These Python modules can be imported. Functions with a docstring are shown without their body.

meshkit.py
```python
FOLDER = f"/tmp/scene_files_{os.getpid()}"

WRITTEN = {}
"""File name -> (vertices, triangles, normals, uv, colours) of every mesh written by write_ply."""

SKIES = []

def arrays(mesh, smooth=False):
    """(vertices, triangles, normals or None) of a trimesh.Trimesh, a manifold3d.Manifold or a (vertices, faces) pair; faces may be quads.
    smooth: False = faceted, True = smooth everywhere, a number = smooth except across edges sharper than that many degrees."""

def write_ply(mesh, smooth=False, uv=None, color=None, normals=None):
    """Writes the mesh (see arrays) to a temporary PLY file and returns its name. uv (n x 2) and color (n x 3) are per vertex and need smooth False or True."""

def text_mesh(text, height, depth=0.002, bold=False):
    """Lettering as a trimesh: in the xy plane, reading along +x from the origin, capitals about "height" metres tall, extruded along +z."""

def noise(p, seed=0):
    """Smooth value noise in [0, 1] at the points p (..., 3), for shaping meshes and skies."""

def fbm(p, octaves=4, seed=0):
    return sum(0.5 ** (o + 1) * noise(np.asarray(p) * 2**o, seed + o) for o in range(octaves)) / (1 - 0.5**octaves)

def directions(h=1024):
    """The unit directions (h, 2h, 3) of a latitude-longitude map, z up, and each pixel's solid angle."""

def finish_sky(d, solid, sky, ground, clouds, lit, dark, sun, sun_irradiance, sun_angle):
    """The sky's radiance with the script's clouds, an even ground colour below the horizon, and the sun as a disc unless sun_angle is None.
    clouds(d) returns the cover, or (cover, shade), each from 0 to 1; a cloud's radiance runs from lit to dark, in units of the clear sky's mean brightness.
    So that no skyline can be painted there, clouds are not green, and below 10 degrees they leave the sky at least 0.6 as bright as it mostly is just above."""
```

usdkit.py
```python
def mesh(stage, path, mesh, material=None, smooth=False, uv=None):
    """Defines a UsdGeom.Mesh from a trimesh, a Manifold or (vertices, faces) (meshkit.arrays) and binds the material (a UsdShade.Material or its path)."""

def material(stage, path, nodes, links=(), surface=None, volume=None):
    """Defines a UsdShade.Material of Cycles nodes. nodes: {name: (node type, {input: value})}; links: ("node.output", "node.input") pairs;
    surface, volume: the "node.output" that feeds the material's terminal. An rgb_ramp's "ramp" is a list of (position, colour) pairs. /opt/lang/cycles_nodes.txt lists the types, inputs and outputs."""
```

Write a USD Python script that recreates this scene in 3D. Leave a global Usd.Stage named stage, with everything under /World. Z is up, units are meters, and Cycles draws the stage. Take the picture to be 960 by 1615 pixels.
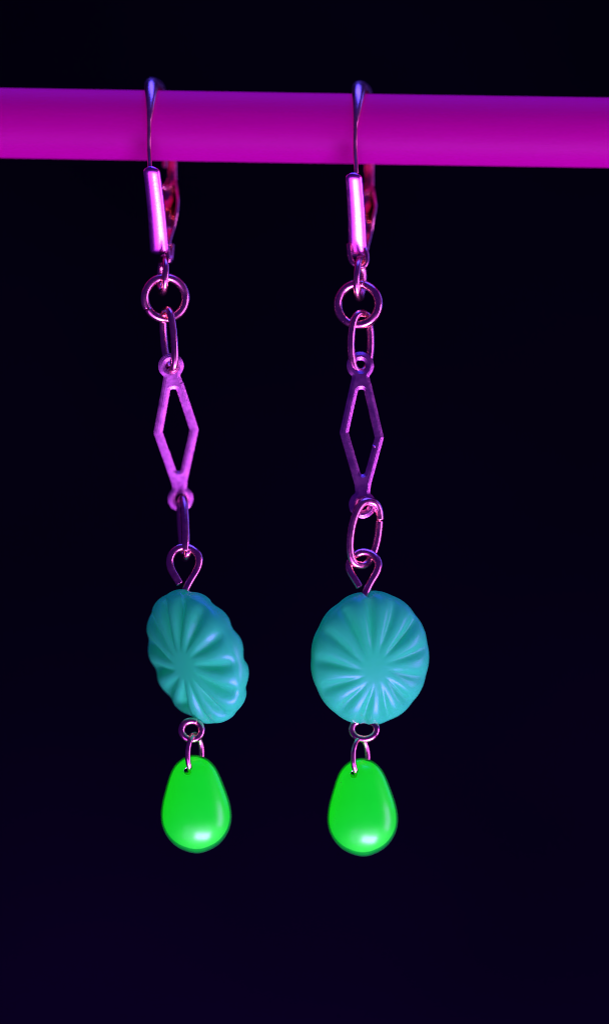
import math
import numpy as np
import trimesh
import manifold3d as m3
from shapely.geometry import LineString, Point, Polygon
from shapely.ops import unary_union
from pxr import Usd, UsdGeom, UsdLux, UsdShade, Gf, Sdf
import usdkit, meshkit

stage = Usd.Stage.CreateInMemory()
UsdGeom.SetStageUpAxis(stage, 'Z')
UsdGeom.SetStageMetersPerUnit(stage, 1.0)
UsdGeom.Xform.Define(stage, '/World')

# ------------------------------------------------------------------ camera, lamps, exposure
MM = 0.07 / 960            # the earrings are about 9 cm long: one design unit in metres
DIST = 0.35                # camera to earrings
cam = UsdGeom.Camera.Define(stage, '/World/camera')
cam.CreateHorizontalApertureAttr(36.0)
cam.CreateFocalLengthAttr(36.0 * DIST / 0.07)
cam.CreateFStopAttr(8.0)
cam.CreateFocusDistanceAttr(DIST - 0.0003)
cam.CreateClippingRangeAttr((0.01, 50.0))
cam.CreateExposureAttr(0.2)
xf = UsdGeom.Xformable(cam)
xf.AddTranslateOp().Set(Gf.Vec3d(0, -DIST, 0))
xf.AddRotateXYZOp().Set(Gf.Vec3f(90, 0, 0))


def lamp(name, loc, target, w, h, colour, power, roll=0.0):
    """A rectangular lamp at loc facing target."""
    l = UsdLux.RectLight.Define(stage, '/World/' + name)
    l.CreateWidthAttr(w); l.CreateHeightAttr(h)
    l.CreateColorAttr(Gf.Vec3f(*colour)); l.CreateIntensityAttr(power)
    z = np.array(loc, float) - np.array(target, float); z /= np.linalg.norm(z)
    x = np.cross([0, 0, 1.0], z)
    x /= np.linalg.norm(x)
    y = np.cross(z, x)
    c, s = math.cos(roll), math.sin(roll)
    x, y = c * x + s * y, c * y - s * x
    M = Gf.Matrix4d(*[*x, 0, *y, 0, *z, 0, *loc, 1])
    UsdGeom.Xformable(l).AddTransformOp().Set(M)
    return l


# violet black-light torch under and in front of the earrings; a weak blue one above
lamp('violet_lamp', (0.075, -0.165, -0.27), (0.0, 0, -0.01), 0.19, 0.10, (0.55, 0.185, 1.0), 40.0)
lamp('violet_glow', (0.03, -0.25, -0.32), (0.0, 0, -0.01), 0.52, 0.34, (0.45, 0.07, 1.0), 2.6)
lamp('violet_side_lamp', (0.27, -0.075, -0.055), (0.0, 0, 0.0), 0.10, 0.20, (0.55, 0.12, 1.0), 9.0)
lamp('low_back_lamp', (0.0, 0.10, -0.20), (0, 0.22, -0.18), 0.4, 0.04, (0.30, 0.0, 1.0), 78.0)
lamp('blue_lamp', (0.02, 0.02, 0.34), (0, 0, 0), 0.36, 0.22, (0.05, 0.05, 1.0), 6.5)
lamp('blue_rim_lamp', (0.26, 0.12, 0.10), (0, 0, 0), 0.12, 0.2, (0.09, 0.07, 1.0), 2.2)

dome = UsdLux.DomeLight.Define(stage, '/World/dim_room')
dm = usdkit.material(stage, '/World/Looks/dim_room', {'b': ('background_shader', {'color': (0.10, 0.012, 0.62), 'strength': 0.18})}, surface='b.background')
UsdShade.MaterialBindingAPI.Apply(dome.GetPrim()).Bind(dm)


# ------------------------------------------------------------------ materials
def mat(name, nodes, links, surface='p.BSDF'):
    return usdkit.material(stage, '/World/Looks/' + name, nodes, links, surface=surface)


def metal(name, colour, r0, r1, bevel=0.0, bump=0.2):
    nodes = {
        't': ('texture_coordinate', {}),
        'n': ('noise_texture', {'scale': 900.0, 'detail': 4.0}),
        'r': ('map_range', {'from_min': 0.3, 'from_max': 0.7, 'to_min': r0, 'to_max': r1}),
        'n2': ('noise_texture', {'scale': 2600.0, 'detail': 3.0}),
        'bu': ('bump', {'strength': bump, 'distance': 0.00006}),
        'p': ('principled_bsdf', {'base_color': colour, 'metallic': 1.0}),
    }
    links = [('t.object', 'n.vector'), ('n.fac', 'r.value'), ('r.result', 'p.roughness'), ('t.object', 'n2.vector'), ('n2.fac', 'bu.height'), ('bu.normal', 'p.normal')]
    if bevel:
        nodes['bv'] = ('bevel', {'radius': bevel, 'samples': 6})
        links.append(('bv.bevel', 'bu.normal'))
    return mat(name, nodes, links)


GILT = (0.97, 0.55, 0.42)                               # warm gilt metal: what it reflects twice turns red
M_WIRE = metal('gilt_wire', GILT, 0.20, 0.30)
M_HOOK = metal('brushed_gilt_wire', GILT, 0.27, 0.36)
M_PLATE = metal('gilt_plate', (0.88, 0.48, 0.60), 0.24, 0.32, 0.0001)
M_LEVER = metal('polished_gilt_sheet', GILT, 0.10, 0.18, bump=0.1)
M_STRIP = metal('polished_gilt_strip', (0.92, 0.33, 0.62), 0.23, 0.29, bump=0.08)

M_ROD = mat('pink_plastic', {
    't': ('texture_coordinate', {}),
    'm': ('mapping', {'scale': (0.12, 1.0, 1.0)}),
    'n': ('noise_texture', {'scale': 420.0, 'detail': 3.0}),
    'n2': ('noise_texture', {'scale': 2200.0, 'detail': 4.0}),
    'bu': ('bump', {'strength': 0.25, 'distance': 0.00012}),
    'c': ('mix', {'color1': (0.155, 0.0, 0.092), 'color2': (0.175, 0.0, 0.104)}),
    'p': ('principled_bsdf', {'roughness': 0.55, 'specular_ior_level': 0.06, 'emission_color': (1.0, 0.0, 0.66), 'emission_strength': 0.175,
                              'subsurface_weight': 0.25, 'subsurface_scale': 0.002, 'subsurface_radius': (1, 0.3, 0.6)}),
}, [('t.object', 'm.vector'), ('m.vector', 'n.vector'), ('n.fac', 'c.fac'), ('c.color', 'p.base_color'), ('m.vector', 'n2.vector'), ('n2.fac', 'bu.height'), ('bu.normal', 'p.normal')])

M_BEAD = mat('turquoise_glass', {
    't': ('texture_coordinate', {}),
    'n': ('noise_texture', {'scale': 260.0, 'detail': 3.0}),
    'c': ('mix', {'color1': (0.018, 0.90, 0.14), 'color2': (0.024, 0.98, 0.17)}),
    'n2': ('noise_texture', {'scale': 1500.0, 'detail': 2.0}),
    'bu': ('bump', {'strength': 0.2, 'distance': 0.00008}),
    'p': ('principled_bsdf', {'roughness': 0.30, 'specular_ior_level': 0.46, 'specular_tint': (0.42, 0.6, 1.0), 'emission_color': (0.0, 1.0, 0.6), 'emission_strength': 0.055,
                              'subsurface_weight': 0.45, 'subsurface_scale': 0.0015, 'subsurface_radius': (0.6, 1, 1)}),
}, [('t.object', 'n.vector'), ('n.fac', 'c.fac'), ('c.color', 'p.base_color'), ('t.object', 'n2.vector'), ('n2.fac', 'bu.height'), ('bu.normal', 'p.normal')])

M_DROP = mat('glowing_green_glass', {
    't': ('texture_coordinate', {}),
    'n': ('noise_texture', {'scale': 170.0, 'detail': 3.0}),
    'c': ('mix', {'color1': (0.015, 0.86, 0.0), 'color2': (0.03, 1.0, 0.02)}),
    'p': ('principled_bsdf', {'base_color': (0.15, 0.95, 0.08), 'roughness': 0.5, 'specular_ior_level': 1.0, 'emission_strength': 0.60,
                              'subsurface_weight': 0.15, 'subsurface_scale': 0.002, 'subsurface_radius': (0.5, 1, 0.5)}),
}, [('t.object', 'n.vector'), ('n.fac', 'c.fac'), ('c.color', 'p.emission_color')])

M_SHELL = mat('clear_green_glass', {
    'tr': ('transparent_bsdf', {'color': (0.45, 0.95, 0.5)}),
    'gl': ('glossy_bsdf', {'color': (0.62, 0.62, 0.62), 'roughness': 0.25}),
    'df': ('diffuse_bsdf', {'color': (0.0, 0.5, 0.08)}),
    'f': ('fresnel', {'IOR': 1.5}),
    'm1': ('mix_closure', {'fac': 0.18}),
    'm2': ('mix_closure', {}),
}, [('tr.BSDF', 'm1.closure1'), ('df.BSDF', 'm1.closure2'), ('f.fac', 'm2.fac'), ('m1.closure', 'm2.closure1'), ('gl.BSDF', 'm2.closure2')], surface='m2.closure')

M_BACK = mat('black_cloth', {
    't': ('texture_coordinate', {}),
    'n': ('noise_texture', {'scale': 14.0, 'detail': 5.0}),
    'c': ('mix', {'color1': (0.0004, 0.0006, 0.0008), 'color2': (0.0014, 0.001, 0.0022)}),
    'n2': ('noise_texture', {'scale': 500.0, 'detail': 2.0}),
    'bu': ('bump', {'strength': 0.4, 'distance': 0.0004}),
    'p': ('principled_bsdf', {'roughness': 1.0, 'specular_ior_level': 0.0}),
}, [('t.object', 'n.vector'), ('n.fac', 'c.fac'), ('c.color', 'p.base_color'), ('t.object', 'n2.vector'), ('n2.fac', 'bu.height'), ('bu.normal', 'p.normal')])


# ------------------------------------------------------------------ helpers
def tag(prim, label, category=None, group=None, kind=None):
    for k, v in (('label', label), ('category', category), ('group', group), ('kind', kind)):
        if v:
            prim.SetCustomDataByKey(k, v)
    return prim


def numbered(path):
    if not stage.GetPrimAtPath(path):
        return path
    k = 1
    while stage.GetPrimAtPath(f'{path}_{k:03d}'):
        k += 1
    return f'{path}_{k:03d}'


def P(px, py, d=0.0):
    """Design units (x to the right from 480, y down from 807.5, d away from the viewer) to metres."""
    k = MM * (1 + d * MM / DIST)
    return np.array([(px - 480) * k, d * MM, (807.5 - py) * k])


def rot(yaw=0, pitch=0, roll=0):
    """Degrees. yaw about the vertical, pitch about the picture's x axis, roll in the picture plane (clockwise as seen)."""
    y, p, r = map(math.radians, (yaw, pitch, roll))
    Rz = np.array([[math.cos(y), -math.sin(y), 0], [math.sin(y), math.cos(y), 0], [0, 0, 1]])
    Rx = np.array([[1, 0, 0], [0, math.cos(p), -math.sin(p)], [0, math.sin(p), math.cos(p)]])
    Ry = np.array([[math.cos(r), 0, math.sin(r)], [0, 1, 0], [-math.sin(r), 0, math.cos(r)]])
    return Ry @ Rz @ Rx


def resample(pts, step, closed=False):
    pts = np.asarray(pts, float)
    if closed:
        pts = np.vstack([pts, pts[:1]])
    seg = np.r_[0, np.cumsum(np.linalg.norm(np.diff(pts, axis=0), axis=1))]
    n = max(8, int(seg[-1] / step))
    u = np.linspace(0, seg[-1], n + 1)
    out = np.stack([np.interp(u, seg, pts[:, k]) for k in range(3)], 1)
    return out[:-1] if closed else out


def spline(pts, n=80):
    """Catmull-Rom through the points."""
    from scipy.interpolate import CubicSpline
    pts = np.asarray(pts, float)
    t = np.r_[0, np.cumsum(np.sqrt(np.linalg.norm(np.diff(pts, axis=0), axis=1)))]
    return CubicSpline(t, pts, bc_type='natural')(np.linspace(0, t[-1], n))


def tube(pts, radius, closed=False, sides=20, flat=None, up=None, power=2.0):
    """Sweeps a round (or, with flat = (a, b) factors along up and across, oval) section along the points; rounded ends when open."""
    p = np.asarray(pts, float)
    n = len(p)
    rad = np.broadcast_to(np.asarray(radius, float), (n,)).copy()
    if closed:
        t = np.roll(p, -1, 0) - np.roll(p, 1, 0)
    else:
        t = np.gradient(p, axis=0)
    t /= np.linalg.norm(t, axis=1, keepdims=True)
    if up is None:
        a = np.cross(t[0], [0.0, 0, 1] if abs(t[0][2]) < 0.9 else [1.0, 0, 0])
    else:
        a = np.asarray(up, float) - np.dot(up, t[0]) * t[0]
    a /= np.linalg.norm(a)
    A = [a]
    for i in range(1, n):
        b = A[-1] if up is None else np.asarray(up, float)
        b = b - np.dot(b, t[i]) * t[i]
        A.append(b / np.linalg.norm(b))
    A = np.array(A)
    B = np.cross(t, A)
    if not closed:                                      # rounded cap rings
        ext_p, ext_r, ext_A, ext_B = [], [], [], []
        for i, sgn in ((0, -1), (n - 1, 1)):
            caps = [(rad[i] * 0.35 * math.sin(q), rad[i] * (0.55 + 0.45 * math.cos(q))) for q in np.linspace(0.35, math.pi / 2, 5)]
            if sgn < 0:
                caps = caps[::-1]
            for (h, r) in caps:
                ext_p.append(p[i] + sgn * h * t[i]); ext_r.append(r); ext_A.append(A[i]); ext_B.append(B[i])
        k = len(ext_p) // 2
        p = np.vstack([ext_p[:k], p, ext_p[k:]]); rad = np.r_[ext_r[:k], rad, ext_r[k:]]
        A = np.vstack([ext_A[:k], A, ext_A[k:]]); B = np.vstack([ext_B[:k], B, ext_B[k:]])
        n = len(p)
    th = np.arange(sides) * 2 * np.pi / sides
    fa, fb = flat or (1, 1)
    c, s = np.cos(th), np.sin(th)
    e = 2.0 / power
    c, s = np.sign(c) * np.abs(c) ** e, np.sign(s) * np.abs(s) ** e
    v = p[:, None] + rad[:, None, None] * (fa * c[None, :, None] * A[:, None] + fb * s[None, :, None] * B[:, None])
    v = v.reshape(-1, 3)
    f = []
    for i in range(n if closed else n - 1):
        j = (i + 1) % n
        for k in range(sides):
            l = (k + 1) % sides
            f += [[i * sides + k, i * sides + l, j * sides + l], [i * sides + k, j * sides + l, j * sides + k]]
    if not closed:
        v = np.vstack([v, p[0], p[-1]])
        for k in range(sides):
            l = (k + 1) % sides
            f += [[len(v) - 2, l, k], [len(v) - 1, (n - 1) * sides + k, (n - 1) * sides + l]]
    m = trimesh.Trimesh(v, np.array(f), process=False)
    if not closed or True:
        if m.volume < 0:
            m.invert()
    return m


def to_manifold(m):
    return m3.Manifold(m3.Mesh(np.asarray(m.vertices, np.float32), np.asarray(m.faces, np.uint32)))


def from_manifold(m):
    g = m.to_mesh()
    return trimesh.Trimesh(np.asarray(g.vert_properties)[:, :3], np.asarray(g.tri_verts), process=False)


class Thing:
    """An Xform at a thing's base; parts are added in design units (see P) relative to the whole layout."""
    def __init__(self, name, base, label, category, group=None):
        self.path = numbered('/World/' + name)
        self.base = np.asarray(base, float)
        x = UsdGeom.Xform.Define(stage, self.path)
        x.AddTranslateOp().Set(Gf.Vec3d(*self.base))
        tag(x.GetPrim(), label, category, group)

    def part(self, name, m, material, smooth=40, label=None, parent=None):
        """m in world metres."""
        m = m.copy(); m.apply_translation(-self.base)
        path = numbered((parent or self.path) + '/' + name)
        usdkit.mesh(stage, path, m, material, smooth=smooth)
        if label:
            tag(stage.GetPrimAtPath(path), label)
        return path


def wire(points, radius, **k):
    """points (px, py, d) -> tube in world metres."""
    w = np.array([P(*q) for q in points])
    return tube(w, np.asarray(radius) * MM, **k)


def placed(local, px, py, d, R):
    """local (x right, y away, z up, design units) turned by R and put at (px, py, d)."""
    return (np.asarray(local) @ R.T) * MM * (1 + d * MM / DIST) + P(px, py, d)


def oval(px, py, d, rx, rz, r, R, gap=None, straight=0.0, n=72, squash=None):
    """A ring (or stadium link) of round wire. gap = (angle in degrees, opening in degrees) leaves it cut there, the ends slightly sprung apart."""
    if gap:
        a0, w = math.radians(gap[0]), math.radians(gap[1])
        th = np.linspace(a0 + w / 2, a0 + 2 * math.pi - w / 2, n)
        off = np.linspace(-1, 1, n) * r * 0.28
    else:
        th = np.arange(n) * 2 * np.pi / n
        off = np.zeros(n)
    c, s = np.cos(th), np.sin(th)
    x = rx * np.sign(c) * np.abs(c) ** (1 - straight)
    z = rz * s
    loc = np.stack([x, off, z], 1)
    return tube(placed(loc, px, py, d, R), r * MM, closed=not gap, sides=18)


# ------------------------------------------------------------------ setting: the black cloth behind
gx, gz = np.meshgrid(np.linspace(-0.45, 0.45, 91), np.linspace(-0.45, 0.45, 91), indexing='ij')
fold = 0.012 * (meshkit.fbm(np.stack([gx * 9, 0 * gx, gz * 2.5], -1), 3, 5) - 0.5)
bv = np.stack([gx, 0.22 + fold, gz], -1).reshape(-1, 3)
idx = np.arange(91 * 91).reshape(91, 91)
bf = np.concatenate([np.stack([idx[:-1, :-1], idx[1:, :-1], idx[1:, 1:]], -1).reshape(-1, 3), np.stack([idx[:-1, :-1], idx[1:, 1:], idx[:-1, 1:]], -1).reshape(-1, 3)])
usdkit.mesh(stage, '/World/background', trimesh.Trimesh(bv, bf, process=False), M_BACK, smooth=True)
tag(stage.GetPrimAtPath('/World/background'), 'dark blue-black cloth hanging behind the earrings', 'backdrop', kind='structure')

# ------------------------------------------------------------------ the pink rod
ROD_R, ROD_D = 55.5, 64.0


def rod_y(x):
    return 193.2 + 0.0175 * x - 1.4e-6 * x * x


rx = np.linspace(-500, 1460, 120)
rod = wire([(x, rod_y(x), ROD_D) for x in rx], ROD_R, sides=72, up=(0, 0, 1))
usdkit.mesh(stage, '/World/pink_rod', rod, M_ROD, smooth=50)
tag(stage.GetPrimAtPath('/World/pink_rod'), 'thick pink plastic rod running across the top, both earrings hooked over it', 'rod')


# ------------------------------------------------------------------ earring pieces
def ear_wire(x0, x1, lean):
    """Wire up the front of the rod, over it and down behind. x0: at the strip, x1: the top; lean: how far the back sits to the right per unit of depth."""
    cy = rod_y(x0)
    R = ROD_R + 8
    pts = [(x0 + 1, 272, -10), (x0, 258, -8), (x0 - 1, 238, -3), (x0 - 1, 215, -3)]
    for a in np.linspace(4, 180, 26):
        t = math.radians(a)
        d = ROD_D - R * math.cos(t) * 1.03
        y = cy - R * math.sin(t) * 1.02
        pts.append((x0 - 1 + (x1 - x0 + 1) * math.sin(t) + lean * max(0, d - ROD_D) , y, d))
    xb = pts[-1][0]
    pts += [(xb + 1, cy + 20, 128), (xb + 1, cy + 45, 126), (xb + 1, 262, 122)]
    w = np.array(pts)
    p = resample(spline(w, 200), 2.5)
    h = np.clip((rod_y(x0) - p[:, 1]) / 60, 0, 1)          # 0 at mid height, 1 on top
    r = 3.6 + 7.6 * h ** 1.2
    return wire(p, r, sides=20), (xb + 1, 262, 122)


def front_strip(a, b, w=14.5, bow=0, d0=-14, d1=58):
    """A long convex strip tapering a little, rounded at both ends, from a (x, y) to b."""
    nu, nv = 44, 17
    u = np.linspace(0, 1, nu)
    prof = np.minimum(1, np.sqrt(np.clip(1 - np.clip((0.07 - u) / 0.07, 0, 1) ** 2, 0, 1))) * np.minimum(1, np.sqrt(np.clip(1 - np.clip((u - 0.96) / 0.04, 0, 1) ** 2, 0.02, 1)))
    prof = np.maximum(prof, 0.3) * (0.94 + 0.1 * u)
    rows = []
    for i in range(nu):
        t = u[i]
        cx = a[0] + (b[0] - a[0]) * t + 1.5 * math.sin(math.pi * t)
        cy = a[1] + (b[1] - a[1]) * t
        cd = d0 + (d1 - d0) * t + bow * math.sin(math.pi * t)
        half = w * prof[i]
        th = np.linspace(-math.pi / 2, math.pi / 2, nv)
        front = [(cx + half * math.sin(q), cy, cd - half * 0.55 * math.cos(q) ** 0.85) for q in th]
        back = [(cx + half * 0.86 * math.sin(q), cy, cd + 2.5 - half * 0.30 * math.cos(q)) for q in th[::-1]]
        rows.append([P(*q) for q in front + back])
    v = np.array(rows)
    k = v.shape[1]
    f = []
    for i in range(nu - 1):
        for j in range(k):
            l = (j + 1) % k
            f += [[i * k + j, i * k + l, (i + 1) * k + l], [i * k + j, (i + 1) * k + l, (i + 1) * k + j]]
    v = v.reshape(-1, 3)
    v = np.vstack([v, v[:k].mean(0), v[-k:].mean(0)])
    for j in range(k):
        l = (j + 1) % k
        f += [[len(v) - 2, l, j], [len(v) - 1, (nu - 1) * k + j, (nu - 1) * k + l]]
    m = trimesh.Trimesh(v, np.array(f), process=False)
    if m.volume < 0:
        m.invert()
    return m


def lever(rows):
    """The hinged back lever: a trough of sheet metal open towards the front. rows: (y, x left, x right, d of the bottom of the trough, depth of the trough)."""
    rows = np.array(rows, float)
    from scipy.interpolate import PchipInterpolator
    ys = np.linspace(rows[0, 0], rows[-1, 0], 56)
    c = PchipInterpolator(rows[:, 0], rows[:, 1:])(ys)
    out = []
    th = np.linspace(-1, 1, 15)
    for y, (xl, xr, d, dep) in zip(ys, c):
        cx, hw = (xl + xr) / 2, (xr - xl) / 2
        inner = [(cx + hw * 0.84 * q, y, d - dep * abs(q) ** 2.4 - 3) for q in th]
        outer = [(cx + hw * q, y, d - dep * abs(q) ** 2.4 + (1.2 if abs(q) < 1 else -3)) for q in th[::-1]]
        out.append([P(*q) for q in inner + outer])
    v = np.array(out); n, k = v.shape[:2]
    f = []
    for i in range(n - 1):
        for j in range(k):
            l = (j + 1) % k
            f += [[i * k + j, i * k + l, (i + 1) * k + l], [i * k + j, (i + 1) * k + l, (i + 1) * k + j]]
    v = v.reshape(-1, 3)
    v = np.vstack([v, v[:k].mean(0), v[-k:].mean(0)])
    for j in range(k):
        l = (j + 1) % k
        f += [[len(v) - 2, l, j], [len(v) - 1, (n - 1) * k + j, (n - 1) * k + l]]
    m = trimesh.Trimesh(v, np.array(f), process=False)
    if m.volume < 0:
        m.invert()
    return m


def dish(px, py, d, w=10.5, h=23, deep=7):
    """A shallow oval bowl open towards the viewer."""
    q = np.linspace(0.02, 1, 14)
    prof = np.vstack([np.stack([q, deep * (1 - q ** 2)], 1), np.stack([q, deep * (1 - q ** 2) + 2.2], 1)[::-1]])
    m = trimesh.creation.revolve(np.vstack([prof, prof[:1]]), sections=40)
    v = np.array(m.vertices)
    m = trimesh.Trimesh(placed(np.stack([v[:, 0] * w, v[:, 2], v[:, 1] * h], 1), px, py, d, rot(-18, -24, 4)), m.faces, process=False)
    if m.volume < 0:
        m.invert()
    return m


def rolled_edge(rows, side=1):
    rows = np.array(rows, float)
    from scipy.interpolate import PchipInterpolator
    ys = np.linspace(rows[0, 0], rows[-1, 0], 50)
    c = PchipInterpolator(rows[:, 0], rows[:, 1:])(ys)
    return wire([((xr if side > 0 else xl) - side * 1.2, y, d - dep - 2) for y, (xl, xr, d, dep) in zip(ys, c)], 2.5, sides=12)


def diamond(tl, tr, left, right, bl, br, eye_t, eye_b, R, centre, d, bar=6.8, thick=8.0, re=20.0, hole=8.5):
    """A flat stamped link: an open diamond with a pierced eye at each end. Points in the picture plane of the link."""
    c = np.array(centre, float)
    loc = lambda q: (q[0] - c[0], c[1] - q[1])
    TL, TR, L, Rr, BL, BR, et, eb = map(loc, (tl, tr, left, right, bl, br, eye_t, eye_b))
    outline = LineString([TL, L, BL, BR, Rr, TR, TL]).buffer(bar, join_style=1, quad_segs=10)
    neck = lambda a, b, e: Polygon([(a[0] - bar, a[1]), (b[0] + bar, b[1]), (e[0] + 9, e[1]), (e[0] - 9, e[1])])
    ring = unary_union([outline, Point(et).buffer(re, 24), Point(eb).buffer(re, 24), neck(TL, TR, et), neck(BL, BR, eb)])
    ring = ring.buffer(4.5).buffer(-4.5)
    ring = ring.difference(Point(et).buffer(hole, 20)).difference(Point(eb).buffer(hole, 20))
    ms = []
    for inset, z0, z1 in ((0.0, -thick / 2 + 2.4, thick / 2 - 2.4), (1.2, -thick / 2 + 1.6, thick / 2 - 1.6), (2.5, -thick / 2 + 0.8, thick / 2 - 0.8), (4.3, -thick / 2, thick / 2)):
        g = ring.buffer(-inset) if inset else ring
        e = trimesh.creation.extrude_polygon(g, z1 - z0, engine='earcut')
        e.apply_translation([0, 0, z0])
        ms.append(to_manifold(e))
    m = from_manifold(ms[0] + ms[1] + ms[2] + ms[3])
    v = np.array(m.vertices)
    v = np.stack([v[:, 0], -v[:, 2], v[:, 1]], 1)               # the plate stands upright, facing the viewer
    return trimesh.Trimesh(placed(v, centre[0], centre[1], d, R), m.faces, process=False)


def ribbed_bead(cx, cy, d, R, a=94.0, b=107.0, T=46.0, N=13, amp=11, hole_r=10.0, seed=0, shift=(0.06, -0.06), twist=0.35, bore_at=(0, 0), bore_roll=0.0):
    """A lentil-shaped pressed-glass bead with grooves fanning from the middle of each face; pierced along its height."""
    nt, nr = 300, 64
    th = np.arange(nt) * 2 * np.pi / nt
    verts, faces = [], []
    ph = np.linspace(0, np.pi, 2 * nr + 1)[1:-1]
    rng = np.random.default_rng(seed)
    jit = rng.uniform(0.6, 1.25, N)
    for q in ph:
        rho, zz = math.sin(q), math.cos(q)
        face = 1 if zz >= 0 else -1
        rr = rho ** 0.92
        prof = abs(zz) ** 0.8 * face
        h = np.clip((rr - 0.18) / 0.5, 0, 1)
        h = h * h * (3 - 2 * h)
        h *= 1 - 0.8 * np.clip((rr - 0.75) / 0.25, 0, 1) ** 2
        t = th + face * twist * (rr - 0.5) * (1 - rr) * 1.2
        phase = (t * N / (2 * np.pi)) % N
        k = np.floor(phase).astype(int) % N
        fr = phase - np.floor(phase)
        g = np.exp(-(np.abs((fr - 0.5) / 0.23)) ** 2.0) * jit[k]
        sx, sz = shift[0] * (1 - rr), shift[1] * (1 - rr)
        x = (rr * np.cos(th) + sx) * a
        z = (rr * np.sin(th) + sz) * b
        slope = rr ** 3                                  # the grooves are pressed in along the surface
        dn = amp * g * h
        x = x - dn * 0.75 * slope * np.cos(th); z = z - dn * 0.75 * slope * np.sin(th)
        y = -(prof * T - face * dn * min(1, abs(prof) * 2.0))
        verts.append(np.stack([x, y, z], 1))
    v = np.vstack(verts)
    n = len(ph)
    for i in range(n - 1):
        j = np.arange(nt); l = (j + 1) % nt
        faces.append(np.stack([i * nt + j, i * nt + l, (i + 1) * nt + l], 1))
        faces.append(np.stack([i * nt + j, (i + 1) * nt + l, (i + 1) * nt + j], 1))
    v = np.vstack([v, [[shift[0] * a, -T, shift[1] * b]], [[shift[0] * a, T, shift[1] * b]]])
    j = np.arange(nt); l = (j + 1) % nt
    faces.append(np.stack([np.full(nt, len(v) - 2), l, j], 1))
    faces.append(np.stack([np.full(nt, len(v) - 1), (n - 1) * nt + j, (n - 1) * nt + l], 1))
    m = trimesh.Trimesh(v, np.vstack(faces), process=False)
    if m.volume < 0:
        m.invert()
    bore = m3.Manifold.cylinder(3 * b, hole_r, hole_r, 32, True).rotate((0, bore_roll, 0)).translate((bore_at[0], bore_at[1], 0))
    m = from_manifold(to_manifold(m) - bore)
    return trimesh.Trimesh(placed(np.array(m.vertices), cx, cy, d, R), m.faces, process=False)


DROP = np.array([(0, 0), (1.2, 8), (4, 16), (10, 25), (20, 33.5), (36, 41), (55, 47.5), (72, 52.5), (90, 55.5), (105, 55.2), (120, 51), (134, 42.5), (144, 32), (151, 19), (154.5, 8), (155, 0)], float)


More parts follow.
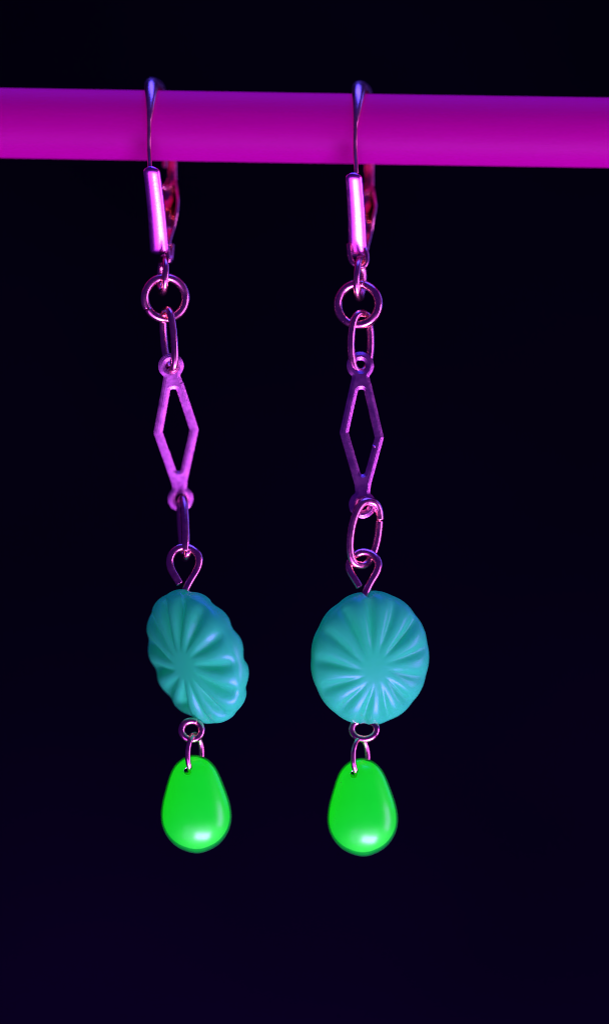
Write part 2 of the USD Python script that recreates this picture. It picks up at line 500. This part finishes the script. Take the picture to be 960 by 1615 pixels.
def drop_mesh(cx, top, d, R, scale=1.0, depth=0.78, inset=0.0, inset_bottom=0.0, hole=None):
    """An egg-shaped drop hanging by its narrow end; its outline given by DROP (distance from the tip, half width)."""
    h = 155.0
    s = np.linspace(0, 1, 200)
    seg = np.r_[0, np.cumsum(np.linalg.norm(np.diff(DROP, axis=0), axis=1))]
    from scipy.interpolate import CubicSpline
    pl = CubicSpline(seg, DROP)(s * seg[-1])
    poly = Polygon(np.vstack([pl, (pl * [1, -1])[::-1]])).buffer(0)
    if inset:
        poly = poly.buffer(-inset, quad_segs=24)
    xy = np.array(poly.exterior.coords)[:-1]
    ang = np.arctan2(xy[:, 1], xy[:, 0] - h * 0.55)
    w = np.linspace(0, np.pi, 90)                       # half outline as radius about the belly point
    a_s = np.argsort(ang)
    rad = np.interp(w, ang[a_s], np.linalg.norm(xy - [h * 0.55, 0], axis=1)[a_s])
    yy, ww = h * 0.55 + rad * np.cos(w), np.maximum(0, rad * np.sin(w))
    yy, ww = yy[::-1], ww[::-1]
    if inset_bottom:
        k = np.clip((yy - 60) / (h - 60), 0, 1)
        yy = yy - inset_bottom * k ** 2
    nt = 96
    th = np.arange(nt) * 2 * np.pi / nt
    v = np.stack([np.outer(ww[1:-1], np.cos(th)), np.outer(ww[1:-1] * depth, np.sin(th)), np.repeat(h / 2 - yy[1:-1], nt).reshape(-1, nt)], -1)
    n = len(v)
    v = np.vstack([v.reshape(-1, 3), [[0, 0, h / 2 - yy[0]]], [[0, 0, h / 2 - yy[-1]]]])
    f = []
    for i in range(n - 1):
        j = np.arange(nt); l = (j + 1) % nt
        f.append(np.stack([i * nt + j, i * nt + l, (i + 1) * nt + l], 1)); f.append(np.stack([i * nt + j, (i + 1) * nt + l, (i + 1) * nt + j], 1))
    j = np.arange(nt); l = (j + 1) % nt
    f.append(np.stack([np.full(nt, len(v) - 2), l, j], 1)); f.append(np.stack([np.full(nt, len(v) - 1), (n - 1) * nt + j, (n - 1) * nt + l], 1))
    m = trimesh.Trimesh(v, np.vstack(f), process=False)
    if m.volume < 0:
        m.invert()
    if hole:
        (hx, hz, hr) = hole
        bore = m3.Manifold.cylinder(300, hr, hr, 32, True).rotate((90, 0, 0)).translate((hx, 0, hz))
        m = from_manifold(to_manifold(m) - bore)
    return trimesh.Trimesh(placed(np.array(m.vertices) * scale, cx, top + h / 2, d, R), m.faces, process=False)


# ------------------------------------------------------------------ the two earrings
GROUP = 'pair of matching dangling earrings'

# ---- left earring: bead turned aside
e = Thing('earring', P(309, 1347, 30), 'left of the two earrings, its scalloped turquoise bead turned aside showing its wavy rim', 'earring', GROUP)
w, tip = ear_wire(236, 239, 0.36)
e.part('ear_wire', w, M_HOOK)
e.part('front_strip', front_strip((238, 262), (252, 401)), M_STRIP)
rows = [(250, 265, 277, 112, 6), (282, 264, 277.5, 111, 7), (299, 253, 280, 107, 19), (318, 252, 281.5, 101, 25), (335, 255, 280, 94, 23), (355, 257, 276, 88, 14), (375, 259, 270, 74, 8), (386, 261, 268, 66, 5)]
lv = e.part('lever', lever(rows), M_LEVER)
e.part('rolled_edge', rolled_edge(rows), M_WIRE, parent=lv)
e.part('catch_tab', wire([(251, 292, 92), (262, 296, 94), (272, 291, 100)], 3.0, sides=12), M_WIRE, parent=lv)
e.part('lever_dish', dish(263, 314, 88), M_LEVER, parent=lv)
e.part('hinge_loop', wire(resample(spline([(262, 382, 60), (265, 398, 56), (266, 410, 54), (268, 412, 58), (270, 402, 66), (271, 386, 70)], 40), 2), 3.6), M_WIRE)
pin = trimesh.creation.icosphere(3, 1.0)
e.part('rivet', trimesh.Trimesh(placed(pin.vertices * 4.6, 257, 418, 40, rot()), pin.faces, process=False), M_WIRE)
e.part('bail_loop', oval(257, 434, 34, 26, 28, 5.4, rot(-78, 0, 2)), M_WIRE)
e.part('jump_ring', oval(260.5, 469.5, 22, 32.5, 32.5, 6.8, rot(14, 4, 0), gap=(212, 7)), M_WIRE)
e.part('chain_link', oval(266.5, 535, 15, 19, 47, 5.8, rot(-62, 0, -5), straight=0.35), M_WIRE)
R = rot(8, 13, 0)
e.part('diamond_link', diamond((261, 605), (281, 605), (249, 682), (306, 677), (278, 760), (290, 760), (267, 575), (287, 789), R, (277, 684), 40), M_PLATE, smooth=35)
e.part('chain_link', oval(289.5, 833, 36, 18, 48, 6.6, rot(0, -20, -4) @ rot(-74), gap=(-60, 6), straight=0.35), M_WIRE)
e.part('eye_pin', wire(resample(spline([(283, 920, 2), (275, 907, 4), (268, 890, 7), (273, 871, 10), (291, 863, 12), (309, 871, 10), (314, 887, 8), (306, 906, 7), (295, 925, 2), (290.5, 938, 3), (290, 952, 6)], 120), 2), 6.4), M_WIRE)
e.part('ribbed_bead', ribbed_bead(310.5, 1036, 10, rot(-46, 3, -19), seed=3, a=97, b=111, T=40, amp=11, shift=(0.10, -0.04), bore_at=(4, 0), bore_roll=15, hole_r=8), M_BEAD, smooth=60)
e.part('eye_pin_loop', oval(302, 1152, 12, 16, 14.5, 5.6, rot(8, -10, 0), gap=(60, 12)), M_WIRE)
e.part('jump_ring', oval(307, 1189, 16, 23, 30, 4.4, rot(62, 0, 0), gap=(110, 8)), M_WIRE, label='small jump ring holding the green drop')
Rd = rot(4, 0, -3)
core = e.part('drop', drop_mesh(308.5, 1191, 22, Rd, inset=3.2, inset_bottom=3.6, hole=(-11, 54, 5.8)), M_DROP, smooth=60, label='glowing green glass drop')
e.part('glass_skin', drop_mesh(308.5, 1191, 22, Rd, hole=(-11, 54, 5.4)), M_SHELL, smooth=85, parent=core, label='clear glossy outer glass of the green drop')

# ---- right earring: bead facing the viewer
e = Thing('earring', P(571, 1352, 30), 'right of the two earrings, its turquoise bead facing forward with fanned grooves', 'earring', GROUP)
w, tip = ear_wire(561, 566, 0.33)
e.part('ear_wire', w, M_HOOK)
e.part('front_strip', front_strip((557, 272), (564, 406)), M_STRIP)
rows = [(258, 575, 588, 112, 6), (290, 575, 588, 111, 7), (307, 563, 591, 107, 19), (325, 562, 593, 101, 25), (342, 565, 590, 94, 23), (362, 566, 587, 88, 14), (382, 570, 582, 74, 8), (393, 572, 580, 66, 5)]
lv = e.part('lever', lever(rows), M_LEVER)
e.part('rolled_edge', rolled_edge(rows), M_WIRE, parent=lv)
e.part('catch_tab', wire([(563, 300, 92), (574, 304, 94), (584, 299, 100)], 3.0, sides=12), M_WIRE, parent=lv)
e.part('lever_dish', dish(575, 321, 88), M_LEVER, parent=lv)
e.part('hinge_loop', wire(resample(spline([(550, 385, 40), (551, 400, 38), (555, 413, 37), (564, 419, 37), (574, 419, 38), (578, 410, 40), (577, 396, 44), (575, 386, 52)], 60), 2), 4.0), M_WIRE)
e.part('bail_loop', oval(567, 439, 34, 26, 31, 5.4, rot(78, 0, 2)), M_WIRE)
e.part('jump_ring', oval(564.5, 479.5, 22, 32.5, 32.5, 6.8, rot(-12, -2, 0), gap=(75, 6)), M_WIRE)
e.part('chain_link', oval(569, 540, 26, 20, 46, 6.0, rot(36, 0, 1), gap=(38, 6), straight=0.3), M_WIRE)
R = rot(7, -1, 0)
dl = e.part('diamond_link', diamond((559, 607), (579, 607), (542, 682), (598, 690), (565, 762), (578, 762), (568, 576), (571, 796), R, (570.5, 687), 16, re=21.5), M_PLATE, smooth=35)
e.part('chain_link', oval(575, 841, 9, 24, 51, 6.4, rot(24, 0, 9), gap=(28, 6), straight=0.25), M_WIRE)
e.part('eye_pin', wire(resample(spline([(566, 925, -2), (558, 912, 0), (550, 895, 6), (556, 879, 12), (573, 871, 14), (592, 879, 10), (596, 896, 4), (587, 914, -1), (579, 929, -7), (575, 941, -8), (576, 965, -2)], 120), 2), 6.2), M_WIRE)
e.part('ribbed_bead', ribbed_bead(583, 1038, 10, rot(11, 9, 0), seed=8, amp=7.5, a=94.5, b=107.5, T=46, shift=(-0.02, -0.09), bore_at=(-6, -5)), M_BEAD, smooth=60)
e.part('eye_pin_loop', oval(574, 1151, 12, 19.5, 15, 5.6, rot(-8, -10, 0), gap=(120, 12)), M_WIRE)
e.part('jump_ring', oval(568, 1194, 16, 23, 30, 4.4, rot(58, 0, -2), gap=(110, 8)), M_WIRE, label='small jump ring holding the green drop')
Rd = rot(-3, 0, -2)
core = e.part('drop', drop_mesh(571, 1196, 22, Rd, inset=3.2, inset_bottom=3.6, hole=(-11, 54, 5.8)), M_DROP, smooth=60, label='glowing green glass drop')
e.part('glass_skin', drop_mesh(571, 1196, 22, Rd, hole=(-11, 54, 5.4)), M_SHELL, smooth=85, parent=core, label='clear glossy outer glass of the green drop')
e.part('burr', trimesh.Trimesh(placed(trimesh.creation.icosphere(2, 1.0).vertices * [4.5, 2.5, 2.2], 590.5, 704, 17, rot(0, 0, 25)), trimesh.creation.icosphere(2, 1.0).faces, process=False), M_PLATE, parent=dl)
